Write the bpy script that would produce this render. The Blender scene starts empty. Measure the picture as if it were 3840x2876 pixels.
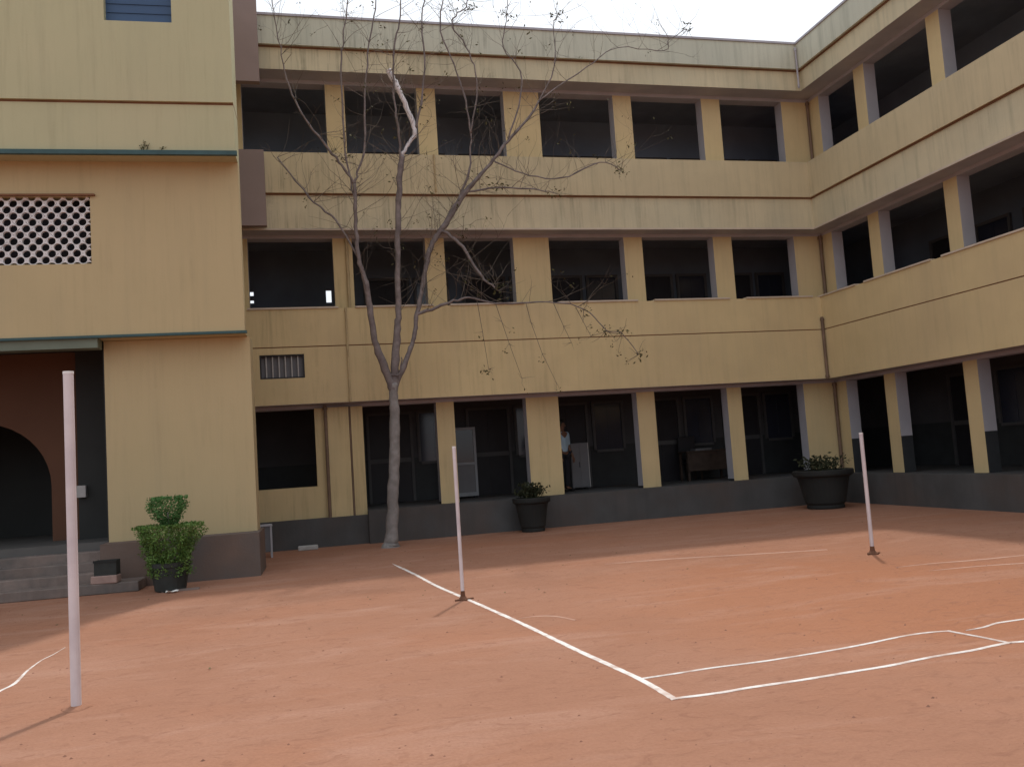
import bpy, bmesh, math, random
from mathutils import Vector, Matrix
random.seed(7)
R = math.radians
scene = bpy.context.scene
COL = scene.collection

# ---------------------------------------------------------------- camera, world, sun, exposure
A, P, RO = 0.2453946, 0.0822328, -0.0665004          # yaw, pitch, roll
fw = Vector((math.sin(A) * math.cos(P), math.cos(A) * math.cos(P), math.sin(P)))
up0 = Vector((-math.sin(A) * math.sin(P), -math.cos(A) * math.sin(P), math.cos(P)))
rt0 = Vector((math.cos(A), -math.sin(A), 0))
rt = rt0 * math.cos(RO) + up0 * math.sin(RO)
up = -rt0 * math.sin(RO) + up0 * math.cos(RO)
cd = bpy.data.cameras.new('camera')
cam = bpy.data.objects.new('camera', cd)
COL.objects.link(cam)
M = Matrix((rt, up, -fw)).transposed().to_4x4()
M.translation = Vector((0, 0, 1.65))
cam.matrix_world = M
cd.sensor_width = 36.0
cd.lens = 36.0 * 3250 / 3840
cd.clip_end = 3000
scene.camera = cam

SUN_EL, SUN_AZ = R(61), R(28)                         # sun stands behind the building, a little to the right
w = bpy.data.worlds.new('World')
scene.world = w
w.use_nodes = True
nt = w.node_tree
nt.nodes.clear()
sky = nt.nodes.new('ShaderNodeTexSky')
sky.sky_type = 'NISHITA'
sky.sun_disc = False
sky.sun_elevation = SUN_EL
sky.sun_rotation = SUN_AZ
sky.air_density = 1.0
sky.dust_density = 6.0
sky.ozone_density = 1.0
hs = nt.nodes.new('ShaderNodeHueSaturation')
hs.inputs['Saturation'].default_value = 0.12        # bright milky haze
bg = nt.nodes.new('ShaderNodeBackground')
bg.inputs['Strength'].default_value = 0.12
wo = nt.nodes.new('ShaderNodeOutputWorld')
nt.links.new(sky.outputs[0], hs.inputs['Color'])
mx = nt.nodes.new('ShaderNodeMix')                    # veil of even white haze over the whole sky
mx.data_type = 'RGBA'
mx.inputs['Factor'].default_value = 0.65
mx.inputs['B'].default_value = (9.6, 10.2, 11.0, 1)
nt.links.new(hs.outputs[0], mx.inputs['A'])
nt.links.new(mx.outputs['Result'], bg.inputs['Color'])
nt.links.new(bg.outputs[0], wo.inputs['Surface'])

sd = bpy.data.lights.new('sun', 'SUN')
sd.energy = 2.0
sd.angle = R(2.0)
sd.color = (1.0, 0.94, 0.85)
sun = bpy.data.objects.new('sun', sd)
COL.objects.link(sun)
sdir = Vector((math.sin(SUN_AZ) * math.cos(SUN_EL), math.cos(SUN_AZ) * math.cos(SUN_EL), math.sin(SUN_EL)))
sun.rotation_euler = sdir.to_track_quat('Z', 'Y').to_euler()
sun.location = sdir * 60

vs = scene.view_settings
vs.view_transform = 'Standard'
vs.look = 'None'
vs.exposure = 0.0
vs.gamma = 1.0
vs.use_curve_mapping = False


# ---------------------------------------------------------------- materials
def mat(name, col, rough=0.85, var=0.12, scale=2.0, col2=None, amt2=0.0, scale2=0.7, streak=None, streak_amt=0.0,
        bump=0.0, bump_scale=60.0, spec=0.25, metal=0.0, runs=0.0, runcol=(0.10, 0.10, 0.07)):
    m = bpy.data.materials.new(name)
    m.use_nodes = True
    t = m.node_tree
    N, L = t.nodes, t.links
    b = N['Principled BSDF']
    b.inputs['Roughness'].default_value = rough
    b.inputs['Specular IOR Level'].default_value = spec
    b.inputs['Metallic'].default_value = metal
    geo = N.new('ShaderNodeNewGeometry')
    last = None

    def noise(sc, detail=4.0, mapscale=None, rough_=0.55):
        n = N.new('ShaderNodeTexNoise')
        n.inputs['Scale'].default_value = sc
        n.inputs['Detail'].default_value = detail
        n.inputs['Roughness'].default_value = rough_
        if mapscale:
            mp = N.new('ShaderNodeMapping')
            mp.inputs['Scale'].default_value = mapscale
            L.new(geo.outputs['Position'], mp.inputs['Vector'])
            L.new(mp.outputs[0], n.inputs['Vector'])
        else:
            L.new(geo.outputs['Position'], n.inputs['Vector'])
        return n

    def ramp(src, lo, hi):
        r = N.new('ShaderNodeMapRange')
        r.inputs['From Min'].default_value = lo
        r.inputs['From Max'].default_value = hi
        L.new(src.outputs['Fac'], r.inputs['Value'])
        return r

    def mix(fac, a, bcol, amount=1.0):
        x = N.new('ShaderNodeMix')
        x.data_type = 'RGBA'
        mu = N.new('ShaderNodeMath')
        mu.operation = 'MULTIPLY'
        mu.inputs[1].default_value = amount
        L.new(fac, mu.inputs[0])
        L.new(mu.outputs[0], x.inputs['Factor'])
        if isinstance(a, tuple):
            x.inputs['A'].default_value = (*a, 1)
        else:
            L.new(a, x.inputs['A'])
        x.inputs['B'].default_value = (*bcol, 1)
        return x.outputs['Result']
    n1 = noise(scale)
    lo = tuple(c * (1 - var) for c in col)
    hi = tuple(min(1, c * (1 + var)) for c in col)
    last = mix(ramp(n1, 0.3, 0.7).outputs[0], lo, hi)
    if col2:
        n2 = noise(scale2, 5.0)
        last = mix(ramp(n2, 0.45, 0.72).outputs[0], last, col2, amt2)
    if streak:
        n3 = noise(2.6, 5.0, (1.6, 1.6, 0.12), 0.65)
        last = mix(ramp(n3, 0.5, 0.78).outputs[0], last, streak, streak_amt)
    if runs:                                             # narrow rain runs and mould spots, heaviest behind the tree
        n4 = noise(3.2, 6.0, (3.2, 3.2, 0.16), 0.7)
        n5 = noise(1.1, 5.0, (1, 1, 1.6), 0.7)
        mm = N.new('ShaderNodeMath')
        mm.operation = 'MULTIPLY'
        L.new(ramp(n4, 0.50, 0.72).outputs[0], mm.inputs[0])
        L.new(ramp(n5, 0.30, 0.56).outputs[0], mm.inputs[1])
        sx = N.new('ShaderNodeSeparateXYZ')
        L.new(geo.outputs['Position'], sx.inputs[0])
        rx = N.new('ShaderNodeMapRange')
        rx.inputs['From Min'].default_value = 9.0
        rx.inputs['From Max'].default_value = 3.0
        rx.inputs['To Min'].default_value = 0.35
        rx.inputs['To Max'].default_value = 1.0
        L.new(sx.outputs['X'], rx.inputs['Value'])
        m2 = N.new('ShaderNodeMath')
        m2.operation = 'MULTIPLY'
        L.new(mm.outputs[0], m2.inputs[0])
        L.new(rx.outputs[0], m2.inputs[1])
        last = mix(m2.outputs[0], last, runcol, runs)
        n6 = noise(14.0, 6.0, (1, 1, 0.8), 0.75)           # specks
        last = mix(ramp(n6, 0.62, 0.76).outputs[0], last, runcol, runs * 0.45)
    L.new(last, b.inputs['Base Color'])
    if bump:
        nb = noise(bump_scale, 5.0)
        bp = N.new('ShaderNodeBump')
        bp.inputs['Strength'].default_value = bump
        bp.inputs['Distance'].default_value = 0.02
        L.new(nb.outputs['Fac'], bp.inputs['Height'])
        L.new(bp.outputs[0], b.inputs['Normal'])
    return m


MT = {}
MT['yellow'] = mat('yellow wall paint', (0.62, 0.49, 0.27), 0.8, 0.05, 1.2, (0.52, 0.40, 0.24), 0.45, 0.5,
                   (0.40, 0.34, 0.22), 0.25, 0.12, 40, runs=0.32, runcol=(0.17, 0.13, 0.07))
MT['yellowup'] = mat('paler yellow wall paint', (0.58, 0.49, 0.31), 0.8, 0.05, 1.2, (0.49, 0.42, 0.28), 0.5, 0.5,
                     (0.33, 0.30, 0.20), 0.4, 0.12, 40, runs=0.6)
MT['band'] = mat('weathered cream band', (0.60, 0.53, 0.36), 0.85, 0.07, 1.1, (0.47, 0.46, 0.34), 0.6, 0.45,
                 (0.27, 0.27, 0.19), 0.5, 0.15, 30, runs=0.6)
MT['roofband'] = mat('grey green parapet paint', (0.58, 0.58, 0.47), 0.85, 0.06, 1.0, (0.46, 0.48, 0.40), 0.6, 0.5,
                     (0.28, 0.30, 0.24), 0.5, 0.15, 30, runs=0.6)
MT['block'] = mat('plain yellow plaster', (0.50, 0.405, 0.232), 0.8, 0.04, 0.8, (0.46, 0.36, 0.215), 0.4, 0.4,
                  (0.40, 0.33, 0.21), 0.3, 0.1, 40, runs=0.16, runcol=(0.2, 0.15, 0.09))
MT['blockup'] = mat('greenish yellow plaster', (0.475, 0.455, 0.285), 0.8, 0.04, 0.8, (0.46, 0.40, 0.26), 0.4, 0.4,
                    (0.38, 0.36, 0.24), 0.3, 0.1, 40, runs=0.18, runcol=(0.2, 0.17, 0.1))
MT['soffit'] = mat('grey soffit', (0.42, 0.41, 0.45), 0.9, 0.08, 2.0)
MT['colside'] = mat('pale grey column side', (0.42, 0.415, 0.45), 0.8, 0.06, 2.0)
MT['inner'] = mat('corridor wall painted shade', (0.085, 0.085, 0.09), 0.8, 0.10, 0.9, (0.045, 0.045, 0.05), 0.7, 0.6)  # ground floor corridor gloom darkened into the wall colour
MT['innerup'] = mat('first floor corridor painted shade', (0.13, 0.16, 0.20), 0.8, 0.15, 0.7, (0.09, 0.105, 0.14), 0.8, 0.5)  # first floor wall tone carries the corridor's dim bluish shade
MT['innertop'] = mat('top corridor painted shade', (0.22, 0.28, 0.37), 0.8, 0.12, 0.7, (0.16, 0.20, 0.27), 0.8, 0.5)  # top floor shade and its cool cast mixed into the colour
MT['ceil'] = mat('corridor ceiling painted shade', (0.26, 0.29, 0.34), 0.9, 0.15, 1.5, (0.20, 0.22, 0.25), 0.7, 0.8)  # ceiling darkened in its colour to read as corridor shade
MT['dado'] = mat('dark dado paint', (0.04, 0.043, 0.046), 0.6, 0.15, 3.0)
MT['plinth'] = mat('grey cement plinth', (0.085, 0.085, 0.086), 0.85, 0.15, 1.5, (0.10, 0.072, 0.06), 0.7, 0.6,
                   (0.06, 0.06, 0.06), 0.5, 0.2, 30)
MT['plinthbrown'] = mat('brown stained plinth', (0.16, 0.115, 0.095), 0.85, 0.12, 1.5, (0.11, 0.11, 0.11), 0.8, 0.9,
                        None, 0, 0.2, 30)
MT['floor'] = mat('cement floor', (0.11, 0.105, 0.10), 0.7, 0.1, 2)
MT['tread'] = mat('dusty step tread', (0.21, 0.165, 0.145), 0.85, 0.2, 3, (0.10, 0.098, 0.095), 0.9, 1.6, (0.08, 0.07, 0.065), 0.5, 0.2, 30)
MT['brownwall'] = mat('brown side wall', (0.30, 0.235, 0.22), 0.85, 0.07, 1.2, (0.24, 0.19, 0.17), 0.6, 0.7)
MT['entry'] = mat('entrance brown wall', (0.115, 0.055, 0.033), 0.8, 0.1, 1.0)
MT['entrydark'] = mat('entrance grey and painted shade', (0.035, 0.037, 0.036), 0.8, 0.1, 1.5)  # grey of the return wall; paints shade on back wall and ceilings
MT['teal'] = mat('dark teal ledge paint', (0.05, 0.10, 0.105), 0.6, 0.15, 4)
MT['green'] = mat('grey green beam paint', (0.16, 0.19, 0.15), 0.75, 0.1, 2)
MT['groove'] = mat('rust brown line', (0.20, 0.10, 0.055), 0.9, 0.2, 3)
MT['sill'] = mat('pale sill', (0.55, 0.47, 0.38), 0.8, 0.08, 3)
MT['pipe'] = mat('brown drain pipe', (0.17, 0.115, 0.08), 0.6, 0.2, 4)
MT['pipey'] = mat('yellow painted pipe', (0.45, 0.35, 0.20), 0.7, 0.15, 4)
MT['jali'] = mat('white cement lattice', (0.70, 0.69, 0.70), 0.8, 0.08, 6)
MT['dark'] = mat('painted hole shade', (0.02, 0.02, 0.024), 0.9, 0.1, 2)  # near black that paints the shade inside the lattice holes
MT['blue'] = mat('blue window shutter', (0.055, 0.105, 0.20), 0.45, 0.08, 1.5)
MT['doorframe'] = mat('dull door frame', (0.09, 0.09, 0.093), 0.6, 0.1, 3)
MT['cabframe'] = mat('dull white frame', (0.26, 0.27, 0.29), 0.6, 0.1, 4)
MT['frame'] = mat('grey metal frame', (0.15, 0.15, 0.16), 0.5, 0.08, 3)
MT['doorleaf'] = mat('dark door leaf', (0.028, 0.027, 0.032), 0.5, 0.15, 2)
MT['glass'] = mat('dark glass', (0.02, 0.022, 0.026), 0.12, 0.05, 2, spec=0.5)
MT['pane'] = mat('bluish window glass', (0.03, 0.035, 0.055), 0.15, 0.1, 2, spec=0.5)
MT['post'] = mat('white post paint', (0.66, 0.60, 0.62), 0.45, 0.05, 4, (0.46, 0.40, 0.44), 0.6, 3.0, (0.30, 0.22, 0.20), 0.5, 0.05, 80)
MT['rust'] = mat('rusty base', (0.16, 0.075, 0.045), 0.8, 0.25, 15)
MT['bark'] = mat('grey brown bark', (0.22, 0.19, 0.185), 0.9, 0.28, 9, (0.12, 0.10, 0.10), 0.7, 4, None, 0, 0.5, 50)
MT['twigbark'] = mat('thin twig bark', (0.17, 0.145, 0.12), 0.9, 0.35, 5, (0.08, 0.065, 0.06), 0.8, 1.5)
MT['barkpale'] = mat('whitewashed trunk bark', (0.27, 0.25, 0.24), 0.9, 0.2, 8, (0.16, 0.14, 0.13), 0.7, 3, None, 0, 0.5, 50)
MT['cut'] = mat('pale bare wood', (0.72, 0.69, 0.70), 0.8, 0.12, 10)
MT['dryleaf'] = mat('dry leaves', (0.09, 0.085, 0.035), 0.8, 0.4, 3)
MT['darkleaf'] = mat('dull dark leaves', (0.035, 0.04, 0.02), 0.8, 0.4, 6)
MT['leaf'] = mat('green leaves', (0.095, 0.18, 0.04), 0.55, 0.45, 9, (0.17, 0.25, 0.065), 0.6, 5)
MT['leaftop'] = mat('deep green leaves', (0.07, 0.18, 0.05), 0.55, 0.4, 9, (0.12, 0.25, 0.075), 0.5, 6)
MT['pot'] = mat('dark pot', (0.035, 0.038, 0.036), 0.7, 0.2, 6)
MT['urn'] = mat('dark cement urn', (0.028, 0.029, 0.028), 0.8, 0.2, 4, (0.015, 0.015, 0.015), 0.6, 2)
MT['soil'] = mat('soil', (0.05, 0.035, 0.025), 0.95, 0.2, 20)
MT['lime'] = mat('lime powder line', (0.80, 0.76, 0.73), 0.95, 0.08, 25, (0.50, 0.32, 0.25), 0.9, 5.0, bump=0.4, bump_scale=70)
MT['limefaint'] = mat('worn lime line', (0.50, 0.31, 0.24), 0.95, 0.1, 8, (0.41, 0.21, 0.145), 0.95, 4)
MT['skin'] = mat('skin', (0.20, 0.11, 0.075), 0.6, 0.05, 5)
MT['hair'] = mat('black hair', (0.012, 0.011, 0.011), 0.5, 0.1, 9)
MT['shirt'] = mat('light blue shirt', (0.42, 0.58, 0.72), 0.85, 0.06, 6)
MT['trousers'] = mat('dark trousers', (0.025, 0.025, 0.032), 0.85, 0.1, 6)
MT['white'] = mat('white paint', (0.75, 0.75, 0.75), 0.6, 0.05, 4)
MT['wood'] = mat('dark wood', (0.05, 0.035, 0.028), 0.5, 0.25, 7)
MT['paper'] = mat('paper scrap', (0.8, 0.78, 0.74), 0.9, 0.04, 9)
MT['brickpink'] = mat('dusty pink block', (0.33, 0.23, 0.20), 0.9, 0.15, 6)
MT['grit'] = mat('clay grit', (0.27, 0.135, 0.095), 0.95, 0.3, 12)
MT['stone'] = mat('pale stone', (0.42, 0.41, 0.40), 0.85, 0.12, 6)


def ground_material():
    m = bpy.data.materials.new('red clay ground')
    m.use_nodes = True
    t = m.node_tree
    N, L = t.nodes, t.links
    b = N['Principled BSDF']
    b.inputs['Roughness'].default_value = 0.95
    b.inputs['Specular IOR Level'].default_value = 0.1
    geo = N.new('ShaderNodeNewGeometry')

    def noise(sc, det, ms=(1, 1, 1), dist=0.0):
        mp = N.new('ShaderNodeMapping')
        mp.inputs['Scale'].default_value = ms
        L.new(geo.outputs['Position'], mp.inputs['Vector'])
        n = N.new('ShaderNodeTexNoise')
        n.inputs['Scale'].default_value = sc
        n.inputs['Detail'].default_value = det
        n.inputs['Roughness'].default_value = 0.6
        n.inputs['Distortion'].default_value = dist
        L.new(mp.outputs[0], n.inputs['Vector'])
        return n.outputs['Fac']

    def rng(f, a, c, lo=0.0, hi=1.0):
        r = N.new('ShaderNodeMapRange')
        r.inputs['From Min'].default_value = a
        r.inputs['From Max'].default_value = c
        r.inputs['To Min'].default_value = lo
        r.inputs['To Max'].default_value = hi
        L.new(f, r.inputs['Value'])
        return r.outputs[0]

    def mix(f, a, c):
        x = N.new('ShaderNodeMix')
        x.data_type = 'RGBA'
        L.new(f, x.inputs['Factor'])
        for nm, v in (('A', a), ('B', c)):
            if isinstance(v, tuple):
                x.inputs[nm].default_value = (*v, 1)
            else:
                L.new(v, x.inputs[nm])
        return x.outputs['Result']
    c = mix(rng(noise(0.35, 6, (1, 1, 1), 0.6), 0.35, 0.65), (0.360, 0.183, 0.119), (0.410, 0.217, 0.146))
    # orange tone of the trodden clay in patches
    c = mix(rng(noise(0.22, 4, (1, 1.6, 1)), 0.48, 0.66, 0, 0.45), c, (0.41, 0.175, 0.095))
    # redder clay laid inside the court
    vd = N.new('ShaderNodeVectorMath')
    vd.operation = 'DISTANCE'
    mp_ = N.new('ShaderNodeMapping')
    mp_.inputs['Scale'].default_value = (1.0, 0.8, 0.0)
    L.new(geo.outputs['Position'], mp_.inputs['Vector'])
    L.new(mp_.outputs[0], vd.inputs[0])
    vd.inputs[1].default_value = (5.6, 6.4, 0.0)
    nz = N.new('ShaderNodeMath')
    nz.operation = 'MULTIPLY_ADD'
    L.new(noise(0.8, 5), nz.inputs[0])
    nz.inputs[1].default_value = 3.0
    L.new(vd.outputs['Value'], nz.inputs[2])
    c = mix(rng(nz.outputs[0], 4.9, 3.0, 0, 0.6), c, (0.41, 0.172, 0.088))
    # pale dust drifts lying across
    c = mix(rng(noise(0.9, 7, (0.5, 1.7, 1), 0.8), 0.52, 0.72, 0, 0.55), c, (0.50, 0.30, 0.225))
    # small scuffs and footprints
    c = mix(rng(noise(5.0, 6, (1, 1.5, 1), 1.2), 0.55, 0.70, 0, 0.6), c, (0.27, 0.13, 0.087))
    c = mix(rng(noise(38, 4), 0.35, 0.65, 0, 0.3), c, (0.29, 0.135, 0.09))
    v = N.new('ShaderNodeTexVoronoi')
    v.inputs['Scale'].default_value = 7.0
    L.new(geo.outputs['Position'], v.inputs['Vector'])
    c = mix(rng(v.outputs['Distance'], 0.05, 0.02, 0, 0.6), c, (0.17, 0.08, 0.055))
    L.new(c, b.inputs['Base Color'])
    ad = N.new('ShaderNodeMath')
    ad.operation = 'ADD'
    L.new(rng(noise(5.0, 6, (1, 1.5, 1), 1.2), 0.3, 0.7, 0, 1.0), ad.inputs[0])
    L.new(rng(noise(45, 5), 0.3, 0.7, 0, 0.35), ad.inputs[1])
    bp = N.new('ShaderNodeBump')
    bp.inputs['Strength'].default_value = 0.55
    bp.inputs['Distance'].default_value = 0.03
    L.new(ad.outputs[0], bp.inputs['Height'])
    L.new(bp.outputs[0], b.inputs['Normal'])
    return m


MT['ground'] = ground_material()


# ---------------------------------------------------------------- mesh helpers
class MB:
    def __init__(self):
        self.v, self.f, self.m = [], [], []

    def quad(self, a, b, c, d, mi=0):
        n = len(self.v)
        self.v += [tuple(a), tuple(b), tuple(c), tuple(d)]
        self.f.append((n, n + 1, n + 2, n + 3))
        self.m.append(mi)

    def box(self, x0, x1, y0, y1, z0, z1, mi=0, sides=None):
        n = len(self.v)
        self.v += [(x0, y0, z0), (x1, y0, z0), (x1, y1, z0), (x0, y1, z0),
                   (x0, y0, z1), (x1, y0, z1), (x1, y1, z1), (x0, y1, z1)]
        F = {'b': (0, 3, 2, 1), 't': (4, 5, 6, 7), '-y': (0, 1, 5, 4), '+x': (1, 2, 6, 5), '+y': (2, 3, 7, 6), '-x': (3, 0, 4, 7)}
        for k, q in F.items():
            self.f.append(tuple(n + i for i in q))
            self.m.append((sides or {}).get(k, mi))
        return self

    def holed(self, x0, x1, y0, y1, z0, z1, holes, mi=0, axis='x'):
        """wall along one axis with rectangular holes (a0,a1,z0,z1)"""
        lo, hi = (x0, x1) if axis == 'x' else (y0, y1)
        cuts = sorted({lo, hi} | {min(max(h[i], lo), hi) for h in holes for i in (0, 1)})
        for a, b in zip(cuts, cuts[1:]):
            if b - a < 1e-6:
                continue
            mid = (a + b) / 2
            hz = sorted((h[2], h[3]) for h in holes if h[0] < mid < h[1])
            z = z0
            for c, d in hz + [(z1, z1)]:
                if c - z > 1e-6:
                    if axis == 'x':
                        self.box(a, b, y0, y1, z, c, mi)
                    else:
                        self.box(x0, x1, a, b, z, c, mi)
                z = d
        return self

    def tube(self, pts, rad, n=8, mi=0, cap=True):
        pts = [Vector(p) for p in pts]
        base = len(self.v)
        prev = None
        for i, p in enumerate(pts):
            a = pts[max(i - 1, 0)]
            b = pts[min(i + 1, len(pts) - 1)]
            d = (b - a).normalized()
            if prev is None:
                ref = Vector((0, 1, 0)) if abs(d.y) < 0.9 else Vector((1, 0, 0))
                u = d.cross(ref).normalized()
            else:
                u = (prev - d * prev.dot(d)).normalized()
            prev = u
            vv = d.cross(u)
            r = rad[i] if isinstance(rad, (list, tuple)) else rad
            for k in range(n):
                t = 2 * math.pi * k / n
                self.v.append(tuple(p + u * math.cos(t) * r + vv * math.sin(t) * r))
        for i in range(len(pts) - 1):
            for k in range(n):
                a = base + i * n + k
                b = base + i * n + (k + 1) % n
                self.f.append((a, b, b + n, a + n))
                self.m.append(mi)
        if cap:
            self.f.append(tuple(base + k for k in reversed(range(n))))
            self.m.append(mi)
            e = base + (len(pts) - 1) * n
            self.f.append(tuple(e + k for k in range(n)))
            self.m.append(mi)
        return self

    def lathe(self, prof, c=(0, 0, 0), n=20, mi=0, wob=0.0):
        base = len(self.v)
        for r, z in prof:
            for k in range(n):
                t = 2 * math.pi * k / n
                rr = r * (1 + wob * math.sin(3 * t + z * 5))
                self.v.append((c[0] + rr * math.cos(t), c[1] + rr * math.sin(t), c[2] + z))
        for i in range(len(prof) - 1):
            for k in range(n):
                a = base + i * n + k
                b = base + i * n + (k + 1) % n
                self.f.append((a, b, b + n, a + n))
                self.m.append(mi)
        self.f.append(tuple(base + k for k in reversed(range(n))))
        self.m.append(mi)
        e = base + (len(prof) - 1) * n
        self.f.append(tuple(e + k for k in range(n)))
        self.m.append(mi)
        return self

    def leaf(self, p, size, rnd=random):
        d = Vector((rnd.gauss(0, 1), rnd.gauss(0, 1), rnd.gauss(0, 1) * 0.8)).normalized()
        e = Vector((rnd.gauss(0, 1), rnd.gauss(0, 1), rnd.gauss(0, 1)))
        e = (e - d * e.dot(d)).normalized()
        p = Vector(p)
        a, b = d * size, e * size * 0.45
        self.quad(p - a, p + b, p + a, p - b)

    def mesh(self, name, mats, smooth=False, bevel=0.0):
        me = bpy.data.meshes.new(name)
        me.from_pydata(self.v, [], self.f)
        for mm in mats:
            me.materials.append(MT[mm])
        if len(mats) > 1:
            me.polygons.foreach_set('material_index', self.m)
        if bevel:
            bm = bmesh.new()
            bm.from_mesh(me)
            bmesh.ops.bevel(bm, geom=list(bm.edges), offset=bevel, segments=1, affect='EDGES', profile=0.5)
            bm.to_mesh(me)
            bm.free()
        if smooth:
            me.polygons.foreach_set('use_smooth', [True] * len(me.polygons))
        me.update()
        return me

    def build(self, name, mats, parent=None, smooth=False, bevel=0.0):
        if isinstance(mats, str):
            mats = [mats]
        o = bpy.data.objects.new(name, self.mesh(name, mats, smooth, bevel))
        COL.objects.link(o)
        if parent:
            o.parent = parent
        return o


def B(*a, **k):
    return MB().box(*a, **k)


def tag(o, label=None, cat=None, group=None, kind=None):
    if label:
        o['label'] = label
    if cat:
        o['category'] = cat
    if group:
        o['group'] = group
    if kind:
        o['kind'] = kind
    return o


def thing(name, loc, label, cat, rz=0.0, group=None):
    o = bpy.data.objects.new(name, None)
    o.empty_display_size = 0.2
    COL.objects.link(o)
    o.location = loc
    o.rotation_euler = (0, 0, rz)
    return tag(o, label, cat, group)


# ---------------------------------------------------------------- ground and court markings
g = MB()
g.quad((-600, -600, 0), (600, -600, 0), (600, 600, 0), (-600, 600, 0))
ground = tag(g.build('ground', 'ground'), kind='structure')


def line_strip(name, pts, width, mname, z=0.004, fade=0.0, seed=1):
    rnd = random.Random(seed)
    P2 = [Vector((x, y)) for x, y in pts]
    dense = []
    for i in range(len(P2) - 1):                        # Catmull-Rom through the points
        p0, p1, p2, p3 = P2[max(i - 1, 0)], P2[i], P2[i + 1], P2[min(i + 2, len(P2) - 1)]
        k = max(3, int((p2 - p1).length / 0.05))
        for j in range(k):
            t = j / k
            dense.append(0.5 * ((2 * p1) + (p2 - p0) * t + (2 * p0 - 5 * p1 + 4 * p2 - p3) * t * t + (3 * p1 - p0 - 3 * p2 + p3) * t ** 3))
    dense.append(P2[-1])
    m = MB()
    n = len(dense)
    wl = wr = 1.0
    for i, p in enumerate(dense):
        a, b = dense[max(i - 1, 0)], dense[min(i + 1, n - 1)]
        d = (b - a).normalized()
        s = Vector((-d.y, d.x))
        wl += (rnd.uniform(0.8, 1.2) - wl) * 0.5
        wr += (rnd.uniform(0.8, 1.2) - wr) * 0.5
        e = 1.0
        if fade:
            e = min(1.0, i / n / fade + 0.1)
        for off in (wl * rnd.uniform(.97, 1.12), wl * .55, -wr * .55, -wr * rnd.uniform(.97, 1.12)):
            m.v.append((*(p + s * (width / 2 * off * e)), z if abs(off) < .75 else z * 0.3))
        if i:
            k = 4 * i
            for q in range(3):
                m.f.append((k - 3 + q, k + 1 + q, k + q, k - 4 + q))
                m.m.append(0)
    return m.build(name, mname, ground)


line_strip('side_line', [(1.42, 14.6), (1.45, 14.24), (1.57, 13.06), (1.69, 11.54), (1.82, 10.45), (2.03, 8.64), (2.18, 7.02), (2.29, 5.97), (2.30, 5.39)], 0.050, 'lime', seed=2, fade=0.1)
line_strip('end_line', [(2.275, 5.42), (2.59, 5.40), (2.9, 5.42), (3.23, 5.42), (3.58, 5.44), (3.96, 5.46), (4.37, 5.52), (4.71, 5.54), (5.11, 5.60), (5.4, 5.55), (6.2, 5.6), (7.6, 5.65)], 0.036, 'lime', 0.006, seed=3)
line_strip('service_line', [(2.30, 5.97), (2.56, 5.98), (2.87, 6.0), (3.28, 5.99), (3.73, 6.02), (4.15, 6.07), (4.62, 6.16), (4.88, 6.17), (5.05, 6.13)], 0.026, 'lime', 0.006, seed=4)
line_strip('centre_line', [(5.03, 6.14), (5.08, 5.83), (5.11, 5.58)], 0.026, 'lime', 0.0075, seed=5)
line_strip('service_line', [(5.15, 6.08), (5.35, 6.11), (5.55, 6.18), (5.82, 6.19), (6.5, 6.22), (7.6, 6.2)], 0.026, 'lime', 0.006, seed=6, fade=0.1)
line_strip('worn_line', [(-2.4, 9.9), (-2.43, 9.55), (-2.47, 9.32), (-2.47, 8.89), (-2.43, 8.37), (-2.47, 8.15), (-2.55, 7.6), (-2.6, 6.8)], 0.036, 'lime', seed=7, fade=0.6)
line_strip('worn_line', [(2.07, 8.69), (2.25, 8.72), (2.4, 8.65), (2.49, 8.51), (2.56, 8.29)], 0.03, 'limefaint', seed=8, fade=0.3)
line_strip('worn_line', [(7.0, 8.75), (7.6, 8.7), (8.3, 8.55), (9.0, 8.5)], 0.05, 'limefaint', seed=11, fade=0.3)
line_strip('worn_line', [(4.2, 12.0), (5.2, 11.85), (6.3, 11.5), (7.3, 11.2)], 0.08, 'limefaint', seed=12, fade=0.3)
line_strip('worn_line', [(6.9, 9.2), (7.4, 9.2), (7.9, 9.12), (8.4, 9.08), (9.2, 9.05)], 0.06, 'limefaint', seed=9, fade=0.4)

# ---------------------------------------------------------------- the L-shaped school building
T, D = 12.545, 18.5            # front planes: wing at x = T, central range at y = D
XL, YN = -6.0, -3.0            # far ends of both ranges
school = thing('school_building', (5, 19, 0), 'three-storey yellow school building with open corridors, central range and right wing', 'building')
school.location = (0, 0, 0)
ZA, ZB, ZC, ZD, ZE, ZF, ZG, ZH, ZI, ZJ = 11.34, 10.71, 10.2, 8.35, 7.47, 6.7, 4.99, 4.19, 2.99, 0.69


def bandpair(name, z0, z1, off, mname, depth, holes=None):
    """one band along the central range and one along the wing; off > 0 stands proud"""
    m = MB()
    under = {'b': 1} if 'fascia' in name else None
    if holes:
        m.holed(XL, T - off, D - off, D + depth, z0 + 0.004, z1, holes)
        m.box(XL, T - off, D - off + 0.002, D + depth, z0, z0 + 0.004, 1)
    else:
        m.box(XL, T - off, D - off, D + depth, z0, z1, 0, under)
    m.build(name, [mname, 'soffit'], school)
    B(T - off, T + depth, YN, D + depth, z0, z1, sides=under).build(name, [mname, 'soffit'], school)


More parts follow.
